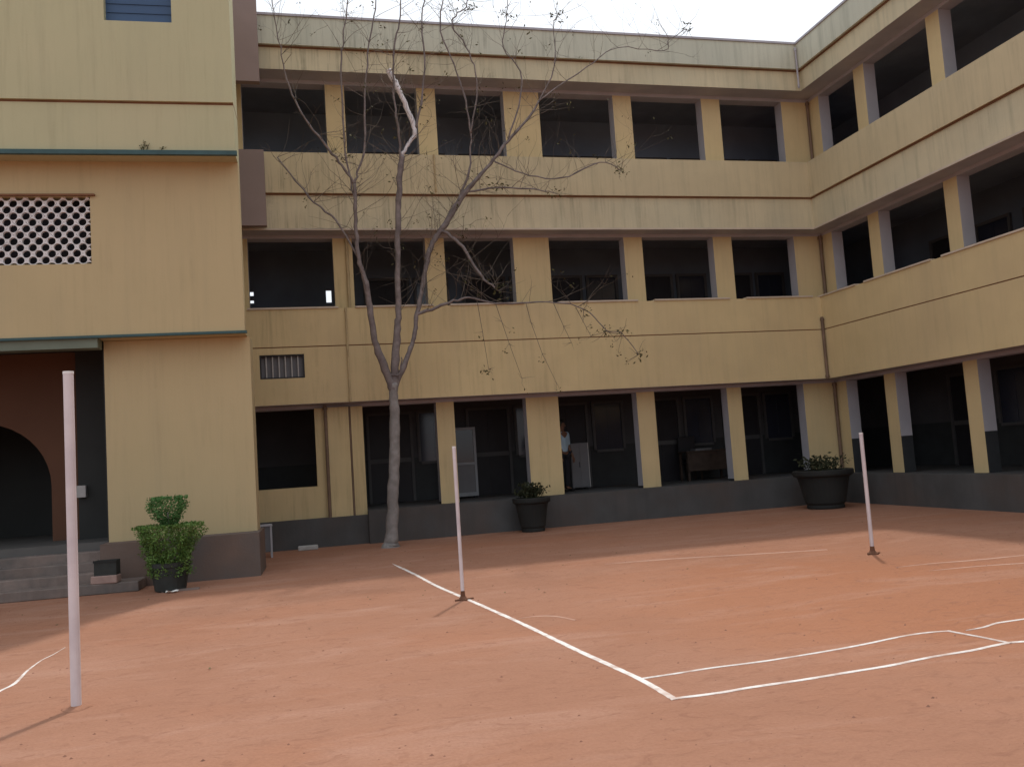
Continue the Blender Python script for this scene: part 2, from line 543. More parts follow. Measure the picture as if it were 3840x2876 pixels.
bandpair('roof_parapet', ZB, ZA, 0.10, 'roofband', 0.25)
bandpair('roof_coping', ZA, ZA + 0.05, 0.13, 'soffit', 0.28)
bandpair('roof_fascia', ZC, ZB, 0.0, 'band', 0.5)
bandpair('balcony_wall', ZE, ZD, 0.07, 'yellowup', 0.8)
bandpair('fascia', ZF, ZE, 0.0, 'band', 0.5)
bandpair('balcony_wall', ZH + 0.012, ZG, 0.02, 'yellow', 0.8)
bandpair('fascia', ZI, ZH - 0.012, 0.02, 'yellow', 0.5, [(-0.70, 0.20, 3.54, 4.04)])
bandpair('groove', ZH - 0.012, ZH + 0.012, 0.005, 'groove', 0.5)
bandpair('shade_line', ZE - 0.03, ZE - 0.002, 0.03, 'groove', 0.02)  # brown strip painting the shade under the proud balcony wall
bandpair('shade_line', ZB - 0.03, ZB - 0.002, 0.03, 'groove', 0.02)  # painted overhang shade again, below the roof parapet
bandpair('drip_mould', ZF - 0.02, ZF + 0.02, 0.012, 'sill', 0.01)

# slabs, beams, plinth, inner walls
for z0, z1, top in ((3.75, 4.05, 0), (7.0, 7.3, 0), (10.5, 10.66, 1)):
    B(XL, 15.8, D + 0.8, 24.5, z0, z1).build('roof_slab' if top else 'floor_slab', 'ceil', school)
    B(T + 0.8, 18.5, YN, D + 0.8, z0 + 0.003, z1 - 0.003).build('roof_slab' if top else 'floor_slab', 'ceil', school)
for z0, z1 in ((2.92, 3.75), (6.63, 7.0), (10.12, 10.5)):
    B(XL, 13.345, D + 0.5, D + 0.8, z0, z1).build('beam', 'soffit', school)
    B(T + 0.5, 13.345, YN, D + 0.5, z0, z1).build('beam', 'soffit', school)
B(1.37, 12.66, 18.6, 21.6, 0, ZJ).build('plinth', 'plinth', school)
B(XL, 1.37, 18.75, 21.6, 0, 0.6).build('plinth', 'plinth', school)
B(12.66, 15.6, YN, 21.6, 0, ZJ - 0.002).build('plinth', 'plinth', school)
# inner corridor walls with two small openings to the daylight beyond
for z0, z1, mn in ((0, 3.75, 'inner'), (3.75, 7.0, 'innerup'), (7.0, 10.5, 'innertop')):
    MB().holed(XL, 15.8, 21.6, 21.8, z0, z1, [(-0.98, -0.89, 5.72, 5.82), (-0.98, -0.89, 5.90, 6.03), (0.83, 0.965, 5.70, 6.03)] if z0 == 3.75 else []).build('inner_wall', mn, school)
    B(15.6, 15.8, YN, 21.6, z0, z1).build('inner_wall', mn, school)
B(XL - 0.2, XL, 18.5, 24.4, 0, 10.5).build('end_wall', 'yellow', school)
B(T + 0.8, 18.5, YN - 0.2, YN, 0, 10.5).build('end_wall', 'yellow', school)
# dado along the ground floor corridor
MB().box(XL, 15.58, 21.585, 21.598, ZJ, 1.75).build('dado', 'dado', school)
MB().box(15.585, 15.598, YN, 21.58, ZJ, 1.75).build('dado', 'dado', school)


def column(x0, x1, z0, z1, wing=False, ground=False):
    m = MB()
    if wing:
        X0, X1, Y0, Y1 = T + 0.5, T + 0.8, x0, x1
        fr = '-x'
    else:
        X0, X1, Y0, Y1 = x0, x1, D + 0.5, D + 0.8
        fr = '-y'
    if ground:
        zs = 1.5 if wing else z0 + 0.05
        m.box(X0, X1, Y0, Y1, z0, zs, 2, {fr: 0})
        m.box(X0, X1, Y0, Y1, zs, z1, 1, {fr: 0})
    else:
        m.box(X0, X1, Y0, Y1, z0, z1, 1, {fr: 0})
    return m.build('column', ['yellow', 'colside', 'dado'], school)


UP = [(-1.3, -0.87), (0.92, 1.34), (2.96, 3.39), (5.0, 5.86), (7.72, 8.19), (10.05, 10.55), (12.27, 13.345)]
GR = [(2.99, 3.39), (5.05, 5.82), (7.74, 8.19), (10.07, 10.45), (12.15, 13.345)]
WG = [(18.54, 19.0 - 0.003)] + [(16.75 - 2.44 * k, 17.13 - 2.44 * k) for k in range(8)]
for a, b in UP:
    column(a, b, ZG, 6.63)
    column(a, b, ZD, 10.12)
for a, b in GR:
    column(a, b, ZJ, 2.92, ground=True)
for a, b in WG:
    column(a, b, ZG, 6.63, True)
    column(a, b, ZD, 10.12, True)
    column(a, b, ZJ, 2.92, True, True)
# brown end panels of the central range next to the block
B(-1.6, -0.43, 18.2, 18.37, ZF, 8.31).build('end_panel', 'brownwall', school)
B(-1.6, -0.45, 18.2, 18.37, 9.78, 12.3).build('end_panel', 'brownwall', school)
# sills of the first floor openings
for (a, b), (c, d) in zip(UP, UP[1:]):
    B(b - 0.03, c + 0.03, D - 0.05, D + 0.2, ZG, ZG + 0.035).build('sill', 'sill', school)
for (a, b), (c, d) in zip(WG, WG[1:]):
    B(T - 0.05, T + 0.2, d - 0.03, a + 0.03, ZG, ZG + 0.035).build('sill', 'sill', school)
# ground floor left end: window bay, pier and pilaster
B(-3.0, 0.36, 18.93, 19.3, 0.6, 1.265).build('window_apron', 'yellow', school)
B(-3.0, -0.87, 18.935, 19.3, 1.265, 2.92).build('pier', 'yellow', school)
B(0.36, 0.56, 18.95, 19.3, 0.6, 2.92).build('pier', 'yellow', school)
B(0.62, 1.07, 18.86, 19.3, 0.6, 2.92).build('pilaster', 'yellow', school)
B(1.12, 1.37, 18.89, 19.3, 0.6, 2.92).build('pilaster', 'yellow', school)
B(0.56, 0.62, 19.1, 19.3, 0.6, 2.92).build('pier', 'yellow', school)
B(1.07, 1.12, 19.1, 19.3, 0.6, 2.92).build('pier', 'yellow', school)


def pipe(x, y, z0, z1, r, mname='pipe'):
    m = MB()
    m.tube([(x, y, z0), (x, y, z1)], r, 10)
    n = max(1, int((z1 - z0) / 1.6))
    for k in range(n + 1):                               # collars
        z = z0 + 0.06 + (z1 - z0 - 0.12) * k / n
        m.tube([(x, y, z - 0.03), (x, y, z + 0.03)], r * 1.35, 10)
    return m.build('drain_pipe', mname, school, smooth=False)


pipe(0.585, 18.80, 0.0, 2.96, 0.035)
pipe(1.095, 18.92, 0.6, 2.92, 0.03)
pipe(1.10, D - 0.06, ZI, ZG, 0.022, 'pipey')
pipe(1.22, 18.95, ZG, 6.63, 0.03, 'pipey')
pipe(3.18, D - 0.11, ZF + 0.8, ZD, 0.018, 'pipey')
pipe(12.985, 18.94, ZD, 10.12, 0.035)
pipe(12.985, 18.94, ZG, 6.63, 0.04)
pipe(12.985, 18.94, ZJ, 2.92, 0.04)
pipe(12.48, D - 0.06, ZI, ZH + 0.3, 0.035)
pipe(12.40, D - 0.15, ZC, ZA - 0.1, 0.022, 'soffit')


def door(x, z, wd, ht, wing=False, leaf='doorleaf', frame='doorframe'):
    """door or window frame standing on the inner wall, with a recessed leaf and a mid rail"""
    def bx(m, a0, a1, d0, d1, z0, z1):
        if wing:
            m.box(15.6 - d1, 15.6 - d0, a0, a1, z0, z1)
        else:
            m.box(a0, a1, 21.6 - d1, 21.6 - d0, z0, z1)
    m = MB()
    bx(m, x, x + wd, 0.02, 0.035, z, z + ht)
    bx(m, x + wd * 0.48, x + wd * 0.52, 0.035, 0.05, z + 0.05, z + ht - 0.05)
    d = m.build('door' if ht > 1.6 else 'window', leaf, school)
    f = MB()
    t = 0.07
    bx(f, x - t, x, 0.016, 0.08, z, z + ht + t)
    bx(f, x + wd, x + wd + t, 0.016, 0.08, z, z + ht + t)
    bx(f, x, x + wd, 0.016, 0.08, z + ht, z + ht + t)
    if ht < 1.6:
        bx(f, x, x + wd, 0.016, 0.09, z - t, z)
    else:
        bx(f, x, x + wd, 0.035, 0.06, z + ht * 0.45, z + ht * 0.5)
    f.build('frame', frame, d)
    return d


for fl, zf in enumerate((0.69, 4.05, 7.3)):
    for k, x in enumerate((1.7, 4.2, 6.3, 8.9, 11.3)):
        door(x + 0.12 * fl, zf, 1.0, 2.15)
        door(x + 1.25 + 0.12 * fl, zf + 0.95, 0.75, 1.2, leaf='pane')
    for k in range(6):
        y = 17.0 - 2.9 * k
        door(y + 0.1 * fl, zf, 1.0, 2.15, True)
        door(y - 1.4 + 0.1 * fl, zf + 0.95, 0.9, 1.2, True, leaf='pane')

# barred ventilator window in the fascia
m = MB()
m.box(-0.70, 0.20, D + 0.10, D + 0.14, 3.54, 4.04)
vent = m.build('ventilator_window', 'frame', school)
m = MB()
for a in ((-0.70, -0.67, 3.54, 4.04), (0.17, 0.20, 3.54, 4.04)):
    m.box(a[0], a[1], D + 0.0, D + 0.1, a[2], a[3])
m.box(-0.67, 0.17, D + 0.0, D + 0.1, 3.54, 3.57)
m.box(-0.67, 0.17, D + 0.0, D + 0.1, 4.01, 4.04)
m.build('frame', 'doorleaf', vent)
for k in range(6):
    x = -0.57 + k * 0.128
    B(x - 0.012, x + 0.012, D + 0.03, D + 0.055, 3.57, 4.01).build('bar', 'stone', vent)

# ---------------------------------------------------------------- nearer block on the left
blk = thing('entrance_block', (-0.77, 14.7, 0), 'plain yellow block with lattice vent and dark recessed entrance on the left', 'building', R(-2.0))
XE = -12.0
B(-2.28, 0.10, -0.05, 1.1, 0, 0.69).build('plinth', ['plinthbrown'], blk)
B(XE, -2.28, 0.55, 4.0, 0, 0.70).build('landing', 'floor', blk)
B(-2.25, 0.04, 0.40, 0.95, 0.69, 3.93).build('pillar', 'block', blk)
# first floor wall with the lattice opening
JX0, JX1, JZ0, JZ1 = -4.55, -2.30, 5.13, 6.23
MB().holed(XE, 0.0, 0.0, 0.25, 3.97, 6.80, [(JX0, JX1, JZ0, JZ1)]).build('wall', 'block', blk)
B(XE, -2.25, 0.02, 0.30, 3.78, 3.93).build('beam', 'green', blk)
B(XE, 0.035, -0.035, 0.05, 3.93, 3.97).build('ledge', 'teal', blk)
B(-2.25, 0.0, 0.05, 0.60, 3.935, 3.97).build('soffit_slab', 'block', blk)
B(XE, 0.03, -0.45, -0.38, 6.77, 6.84).build('ledge', 'teal', blk)
B(XE, 0.0, -0.38, 0.25, 6.80, 7.62).build('band', 'blockup', blk)
B(XE, 0.0, -0.37, 0.25, 7.62, 7.655).build('groove', 'groove', blk)
MB().holed(XE, 0.0, -0.42, 0.25, 7.655, 12.2, [(-1.92, -0.90, 8.97, 10.5), (-4.9, -3.43, 8.93, 10.5)]).build('wall', 'blockup', blk)
# side walls, back, floors and roof close the block
B(-0.85, -0.60, 0.25, 1.72, 3.97, 12.2).build('side_wall', 'block', blk)
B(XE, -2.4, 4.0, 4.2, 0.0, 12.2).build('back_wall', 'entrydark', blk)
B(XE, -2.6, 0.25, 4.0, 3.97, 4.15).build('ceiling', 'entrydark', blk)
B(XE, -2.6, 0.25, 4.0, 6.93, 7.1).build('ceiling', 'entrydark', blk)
B(XE, 0.12, -0.5, 1.9, 12.2, 12.35).build('roof_slab', 'block', blk)
B(XE - 0.2, XE, -0.2, 4.2, 0.0, 12.2).build('side_wall', 'block', blk)
B(-2.6, -2.4, 1.92, 4.0, 0.0, 12.2).build('side_wall', 'block', blk)
B(-2.4, -0.60, 1.72, 1.9, 0.70, 12.2).build('back_wall', 'block', blk)
# entrance recess: brown wall with an arch, dark return
m = MB()
cx, rr, zs = -4.62, 1.14, 1.65
seg = 20
prev = None
ARX0 = cx - rr
for k in range(seg):
    t0, t1 = math.pi * k / seg, math.pi * (k + 1) / seg
    xa, za = cx + rr * math.cos(t0), zs + rr * math.sin(t0)
    xb, zb = cx + rr * math.cos(t1), zs + rr * math.sin(t1)
    n = len(m.v)
    for y in (1.8, 2.1):
        m.v += [(xa, y, za), (xb, y, zb), (xb, y, 3.97), (xa, y, 3.97)]
    m.f += [(n + 1, n, n + 3, n + 2), (n + 4, n + 5, n + 6, n + 7), (n, n + 1, n + 5, n + 4)]
    m.m += [0, 0, 0]
m.box(cx + rr, -3.0, 1.8, 2.1, 0.70, 3.97)
m.box(XE, cx - rr, 1.8, 2.1, 0.70, 3.97)
m.build('arch_wall', 'entry', blk)
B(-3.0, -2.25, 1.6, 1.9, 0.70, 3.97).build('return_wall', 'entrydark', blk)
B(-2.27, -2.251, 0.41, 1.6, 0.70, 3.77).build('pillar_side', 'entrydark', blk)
B(-3.0, -2.86, 1.50, 1.6, 1.42, 1.62).build('meter_box', 'stone', blk)
# lattice: one shared block mesh with a round hole
m = MB()
n = 16
hx, hz, hr = 0.092, 0.102, 0.063
for y in (0.0, 0.06):
    for k in range(n):
        t = 2 * math.pi * k / n
        c, s = math.cos(t), math.sin(t)
        sc = 1 / (abs(c) / hx + abs(s) / hz)
        m.v.append((c * sc, y, s * sc))
    for k in range(n):
        t = 2 * math.pi * k / n
        m.v.append((hr * math.cos(t), y, hr * math.sin(t)))
for k in range(n):
    j = (k + 1) % n
    m.f += [(k, j, n + j, n + k), (2 * n + k, 3 * n + k, 3 * n + j, 2 * n + j), (n + k, n + j, 3 * n + j, 3 * n + k)]
    m.m += [0] * 3
lat = B(JX0, JX1, 0.235, 0.245, JZ0 - 0.0, JZ0 + 0.012).build('lattice_vent', 'jali', blk)
lme = m.mesh('lattice_block', ['jali'])
cnt = 0
rnd = random.Random(3)
for j in range(13):
    for i in range(15):
        x = JX0 + i * 0.184 + (0.092 if j % 2 else 0)
        z = JZ0 - 0.02 + j * 0.102
        if x > JX1 + 0.05 or z > JZ1 + 0.06:
            continue
        o = bpy.data.objects.new('lattice_block', lme)
        COL.objects.link(o)
        o.parent = lat
        o.location = (x, 0.045 + rnd.uniform(-0.004, 0.004), z)
        o.rotation_euler = (0, rnd.uniform(-0.05, 0.05), 0)
        s = rnd.uniform(0.97, 1.0)
        o.scale = (s, 1, s)
        cnt += 1
B(JX0, JX1, 0.25, 0.27, JZ0, JZ1).build('hole_shade_sheet', 'dark', lat)  # sheet added behind the lattice to blacken its holes
B(JX0 - 0.05, JX1 + 0.08, -0.05, 0.0, JZ1, JZ1 + 0.03).build('hood', 'groove', blk)
# blue shutter window and the dark one at the left edge
sh = B(-1.92, -0.90, -0.28, -0.25, 8.97, 10.5).build('shutter_window', 'blue', blk)
m = MB()
for k in range(9):
    z = 9.02 + k * 0.15
    m.box(-1.90, -0.92, -0.295, -0.28, z, z + 0.012)
m.build('slat', 'blue', sh)
dk = B(-4.9, -3.43, -0.16, -0.13, 8.93, 10.5).build('window', 'glass', blk)
m = MB()
for k in range(10):
    m.box(-4.85 + k * 0.15, -4.83 + k * 0.15, -0.22, -0.20, 8.93, 10.5)
m.build('grille', 'doorleaf', dk)
# steps
for y, z, xr in ((-0.60, 0.15, -1.62), (-0.30, 0.29, -2.14), (0.0, 0.43, -2.29), (0.28, 0.57, -2.29)):
    B(XE, xr, y, -0.055 if xr > -2.2 else 0.55, 0, z).build('step', 'tread', blk, bevel=0.012)

# ---------------------------------------------------------------- bare tree (x, y, z, radius along every branch)
TREE = {
    'trunk': [(1.68, 17.45, -0.05, 0.20), (1.686, 17.45, 0.05, 0.16), (1.72, 17.45, 0.30, 0.125), (1.785, 17.45, 1.049, 0.113), (1.854, 17.44, 1.84, 0.107), (1.898, 17.42, 2.585, 0.102), (1.898, 17.4, 2.905, 0.091), (1.899, 17.4, 3.228, 0.096)],
    'limbL': [(1.901, 17.4, 3.066, 0.07), (1.788, 17.36, 3.417, 0.067), (1.599, 17.28, 3.978, 0.058), (1.51, 17.2, 4.613, 0.053), (1.442, 17.12, 5.243, 0.045), (1.32, 17.05, 5.712, 0.037), (1.297, 17.0, 6.237, 0.034), (1.303, 16.95, 6.815, 0.031), (1.299, 16.92, 7.183, 0.029)],
    'limbC': [(1.901, 17.4, 3.066, 0.075), (1.974, 17.4, 3.711, 0.072), (2.045, 17.38, 4.358, 0.061), (2.091, 17.36, 4.735, 0.053), (2.11, 17.3, 5.599, 0.048), (2.158, 17.25, 6.358, 0.048), (2.196, 17.2, 6.952, 0.048), (2.247, 17.15, 7.491, 0.05), (2.299, 17.1, 7.836, 0.047)],
    'limbR': [(1.917, 17.42, 3.121, 0.048), (2.147, 17.46, 3.603, 0.046), (2.339, 17.5, 4.038, 0.04), (2.423, 17.52, 4.314, 0.038), (2.474, 17.55, 4.649, 0.041), (2.603, 17.58, 5.097, 0.038), (2.739, 17.6, 5.661, 0.041), (2.903, 17.6, 6.168, 0.046), (3.157, 17.55, 6.495, 0.049), (3.366, 17.5, 6.823, 0.054), (3.607, 17.45, 7.182, 0.048), (3.902, 17.4, 7.485, 0.035), (4.263, 17.35, 7.877, 0.029), (4.597, 17.3, 8.273, 0.027), (5.09, 17.25, 8.793, 0.021), (5.307, 17.2, 9.132, 0.016)],
    'b1': [(1.299, 16.92, 7.183, 0.023), (1.074, 16.85, 7.523, 0.023), (0.783, 16.8, 7.913, 0.021), (0.412, 16.7, 8.373, 0.018), (0.138, 16.6, 8.96, 0.015), (-0.002, 16.5, 9.704, 0.01), (-0.068, 16.45, 10.312, 0.008), (-0.129, 16.4, 10.707, 0.008)],
    'b2': [(1.299, 16.92, 7.183, 0.021), (1.384, 16.9, 7.448, 0.018), (1.54, 16.88, 7.878, 0.018), (1.568, 16.8, 8.721, 0.016), (1.687, 16.7, 9.755, 0.013), (1.9, 16.6, 10.843, 0.01), (1.965, 16.6, 11.181, 0.008)],
    'b3': [(2.299, 17.1, 7.836, 0.032), (2.485, 17.1, 8.147, 0.029), (2.593, 17.08, 8.366, 0.034), (2.437, 17.05, 8.854, 0.034), (2.273, 17.0, 9.22, 0.034), (2.159, 16.98, 9.458, 0.034), (2.106, 16.97, 9.58, 0.031)],
    'b4': [(2.283, 17.1, 7.752, 0.024), (2.252, 17.0, 8.27, 0.021), (2.179, 16.9, 8.894, 0.018), (2.204, 16.8, 9.829, 0.016), (2.345, 16.7, 10.445, 0.013), (2.423, 16.6, 10.989, 0.01)],
    'b5': [(2.474, 17.55, 4.649, 0.03), (2.85, 17.5, 4.77, 0.027), (3.172, 17.4, 4.855, 0.024), (3.549, 17.3, 4.923, 0.019), (4.25, 17.2, 4.766, 0.016), (5.141, 17.1, 4.772, 0.013), (5.911, 17.0, 4.578, 0.01), (6.357, 16.95, 4.106, 0.01), (6.659, 16.9, 4.033, 0.008), (7.009, 16.9, 3.569, 0.008)],
    'b6': [(3.095, 17.55, 6.41, 0.032), (3.448, 17.5, 6.128, 0.032), (3.776, 17.4, 5.517, 0.027), (3.974, 17.3, 5.228, 0.019), (4.168, 17.25, 5.057, 0.013)],
    'b7': [(1.303, 16.95, 6.815, 0.018), (1.176, 16.9, 7.661, 0.016), (1.135, 16.8, 8.706, 0.016), (1.161, 16.7, 9.642, 0.013), (1.27, 16.6, 10.281, 0.01), (1.338, 16.6, 10.916, 0.008)],
    'b8': [(1.32, 17.05, 5.712, 0.018), (0.92, 17.1, 6.48, 0.018), (0.427, 17.1, 6.963, 0.016), (-0.148, 17.1, 7.761, 0.011)],
    'b9': [(3.366, 17.5, 6.823, 0.022), (3.741, 17.4, 7.655, 0.019), (3.8, 17.3, 8.427, 0.016), (3.708, 17.2, 9.075, 0.016), (3.482, 17.1, 9.828, 0.013), (3.237, 17.0, 10.601, 0.013), (3.353, 17.0, 11.214, 0.01)],
    'b10': [(3.8, 17.3, 8.427, 0.016), (3.983, 17.2, 9.375, 0.013), (3.837, 17.1, 10.076, 0.013), (3.494, 17.0, 10.587, 0.013), (3.583, 17.0, 10.835, 0.013), (3.798, 17.0, 11.028, 0.01), (3.877, 17.0, 11.278, 0.01)],
    'b11': [(4.263, 17.35, 7.877, 0.016), (4.871, 17.3, 7.58, 0.013), (5.69, 17.2, 7.453, 0.013), (6.552, 17.1, 7.772, 0.011), (7.027, 17.1, 7.603, 0.008)],
    'b12': [(3.607, 17.45, 7.182, 0.019), (4.293, 17.4, 7.287, 0.016), (5.081, 17.3, 7.234, 0.013), (5.549, 17.3, 7.151, 0.008)],
    'b13': [(4.597, 17.3, 8.273, 0.016), (4.985, 17.2, 9.591, 0.013), (4.595, 17.1, 10.231, 0.011), (4.674, 17.0, 10.889, 0.008), (4.731, 17.0, 11.305, 0.008)],
    'b14': [(5.09, 17.25, 8.793, 0.013), (5.689, 17.1, 9.871, 0.011), (5.687, 17.0, 10.653, 0.008), (5.799, 17.0, 10.958, 0.008)],
    'b15': [(5.307, 17.2, 9.132, 0.013), (6.415, 17.1, 9.904, 0.011), (7.148, 17.0, 10.313, 0.008), (8.164, 16.9, 10.255, 0.008), (8.313, 16.9, 10.506, 0.008), (8.752, 16.9, 10.776, 0.008)],
    'b16': [(2.593, 17.08, 8.366, 0.021), (2.829, 17.0, 9.411, 0.016), (2.843, 16.9, 10.555, 0.013), (2.94, 16.9, 11.189, 0.01)],
    'b17': [(1.788, 17.36, 3.417, 0.019), (2.038, 17.3, 3.427, 0.013), (2.077, 17.25, 3.742, 0.011)],
}


def smooth_path(pts, k=4, jit=0.0, rnd=random):
    V4 = [Vector(p) for p in pts]
    out = []
    for i in range(len(V4) - 1):
        p0, p1, p2, p3 = V4[max(i - 1, 0)], V4[i], V4[i + 1], V4[min(i + 2, len(V4) - 1)]
        for j in range(k):
            t = j / k
            q = 0.5 * ((2 * p1) + (p2 - p0) * t + (2 * p0 - 5 * p1 + 4 * p2 - p3) * t * t + (3 * p1 - p0 - 3 * p2 + p3) * t ** 3)
            if jit and (i or j):
                q = q + Vector((rnd.gauss(0, jit), rnd.gauss(0, jit), rnd.gauss(0, jit), 0))
            out.append(q)
    out.append(V4[-1])
    return [tuple(q[:3]) for q in out], [max(q[3], 0.003) for q in out]


tree = thing('bare_tree', (0, 0, 0), 'bare grey tree with forked limbs and thin dry twigs before the facade', 'tree')
rnd = random.Random(11)
p, r = smooth_path(TREE['trunk'], 5, 0.006, rnd)
r = [q * (1 + 0.05 * math.sin(i * 1.7)) for i, q in enumerate(r)]
MB().tube(p, r, 14).build('trunk', 'barkpale', tree, smooth=True)
twig = MB()
dry = MB()
spawn = []
for k, v in TREE.items():
    if k == 'trunk':
        continue
    p, r = smooth_path(v, 5, 0.010 if k[0] == 'b' else 0.006, rnd)
    if k == 'b3':
        r = [q * (1.0 + 0.55 * i / len(r)) for i, q in enumerate(r)]
    r = [q * (1.18 if k[0] == 'l' else 1.15) * rnd.uniform(.88, 1.12) for q in r]
    MB().tube(p, r, 8).build('limb' if k[0] == 'l' else 'branch', 'cut' if k == 'b3' else 'bark', tree, smooth=True)
    spawn += [(Vector(a), b) for a, b in zip(p[3:], r[3:])]


def grow(p, d, L, rad, lev):
    pts = [p]
    n = 5
    for i in range(n):
        d = (d + Vector((rnd.gauss(0, .22), rnd.gauss(0, .14), rnd.gauss(0.05, .16)))).normalized()
        q = pts[-1] + d * L / n
        if q.y > 18.2:
            q.y = 18.2
        pts.append(q)
    twig.tube(pts, [rad * (1 - 0.7 * i / n) for i in range(n + 1)], 4, cap=False)
    if lev:
        for i in range(rnd.randint(1, 3)):
            k = rnd.randint(1, n)
            dd = (d + Vector((rnd.gauss(0, .8), rnd.gauss(0, .5), rnd.gauss(0.1, .5)))).normalized()
            grow(pts[k], dd, L * rnd.uniform(.35, .6), rad * 0.6, lev - 1)
    elif rnd.random() < 0.22:
        for _ in range(rnd.randint(2, 6)):
            dry.leaf(pts[-1] + Vector((rnd.gauss(0, .04), rnd.gauss(0, .04), rnd.gauss(-.02, .05))), rnd.uniform(.018, .04), rnd)


for _ in range(520):
    a, b = rnd.choice(spawn)
    if a.z < 4.6:
        continue
    d = Vector((rnd.gauss(0.15, .6), rnd.gauss(-.1, .4), rnd.uniform(.0, 1.0))).normalized()
    grow(a, d, rnd.uniform(.35, 1.25), min(b * 0.5, rnd.uniform(.003, .007)), rnd.choice((0, 1, 1, 2)))
for pts in ([(4.08, 17.2, 4.78), (4.16, 17.2, 4.4), (4.28, 17.15, 3.94), (4.5, 17.1, 3.2)], [(4.72, 17.15, 4.77), (4.80, 17.15, 4.35), (4.97, 17.1, 3.7), (5.22, 17.1, 3.07)],
            [(3.70, 17.25, 4.88), (3.76, 17.2, 4.2), (3.85, 17.2, 3.42)], [(5.3, 17.1, 4.74), (5.45, 17.1, 4.25), (5.62, 17.05, 3.9)], [(5.75, 17.0, 4.62), (5.95, 17.0, 4.2), (6.0, 16.95, 4.0)]):
    q = [Vector(a) + Vector((rnd.gauss(0, .01), rnd.gauss(0, .01), 0)) for a in pts]
    twig.tube(q, [.007 - .0045 * i / len(q) for i in range(len(q))], 5)
    for a in q[1:]:
        for _ in range(3):
            grow(a, Vector((rnd.gauss(.2, .6), rnd.gauss(0, .4), rnd.gauss(-.3, .4))).normalized(), rnd.uniform(.1, .3), .004, 0)
for _ in range(24):
    dry.leaf((3.8 + rnd.gauss(0, .07), 17.2 + rnd.gauss(0, .06), 3.4 + rnd.gauss(0, .07)), rnd.uniform(.02, .05), rnd)
# drooping ends with clumps of dry leaves on the right side
for (x, y, z) in ((6.36, 16.95, 4.1), (7.0, 16.9, 3.57), (6.66, 16.9, 4.03), (5.9, 17.0, 4.58), (4.15, 17.25, 5.05), (8.75, 16.9, 10.78),
                  (5.8, 17.0, 10.95), (4.7, 17.0, 10.9), (7.0, 17.1, 7.6), (5.55, 17.3, 7.15), (4.4, 17.3, 7.3), (1.1, 16.9, 7.7), (3.85, 17.0, 11.0)):
    for _ in range(26):
        dry.leaf((x + rnd.gauss(0, .09), y + rnd.gauss(0, .08), z + rnd.gauss(0, .08)), rnd.uniform(.02, .05), rnd)
    for _ in range(4):
        grow(Vector((x, y, z)), Vector((rnd.gauss(0, .6), rnd.gauss(0, .4), rnd.gauss(-.1, .5))).normalized(), rnd.uniform(.25, .5), .006, 0)
tag(twig.build('twigs', 'twigbark', tree), kind='stuff')
tag(dry.build('crown_leaves', 'dryleaf', tree), kind='stuff')


# ---------------------------------------------------------------- net posts
def post(x, y, h, rad, label, base=True, lean=0.0):
    t = thing('net_post', (x, y, 0), label, 'post', group=None)
    t.rotation_euler = (0, lean, 0)
    m = MB()
    m.tube([(0, 0, -0.1), (0, 0, h * 0.25), (0, 0, h * 0.5), (0, 0, h * 0.75), (0, 0, h - 0.02)], rad, 16)
    m.build('pole', 'post', t, smooth=False)
    MB().tube([(0, 0, h - 0.02), (0, 0, h)], rad * 1.06, 16).build('cap', 'white', t)
    if base:
        m = MB()
        m.tube([(-0.10, -0.03, 0.012), (0.13, 0.03, 0.008)], 0.010, 8)
        m.tube([(0.03, -0.08, 0.010), (-0.02, 0.08, 0.010)], 0.010, 8)
        m.lathe([(rad * 2.6, -0.02), (rad * 2.4, 0.015), (rad * 1.3, 0.05), (rad * 1.05, 0.11)], n=14)
        m.build('foot', 'rust', t)
    else:
        MB().lathe([(rad * 3.4, -0.01), (rad * 2.4, 0.010), (rad * 1.1, 0.024)], n=18, wob=0.12).build('soil_mound', 'ground', t, smooth=True)
    return t


post(-1.68, 7.2, 2.51, 0.037, 'tall thick white post standing nearest the camera, at the left edge', base=False)
post(1.79, 10.19, 1.80, 0.022, 'thin white net post at the white side line in mid court')
post(7.44, 10.36, 1.64, 0.026, 'thin white net post on the far right side of the court')


# ---------------------------------------------------------------- clipped shrub in a dark pot
sx, sy = -1.92, 13.85
t = thing('potted_shrub', (sx, sy, 0), 'two-tier clipped green shrub in a dark pot before the yellow pillar', 'shrub')
MB().lathe([(0.20, 0), (0.22, 0.02), (0.27, 0.34), (0.285, 0.36), (0.285, 0.42), (0.24, 0.42), (0.23, 0.38)], n=24).build('pot', 'pot', t, smooth=False)
MB().tube([(0, 0, 0.3), (0.01, 0, 0.7), (-0.01, 0.01, 1.15)], [0.03, 0.022, 0.012], 8).build('stem', 'bark', t, smooth=True)
rnd = random.Random(5)


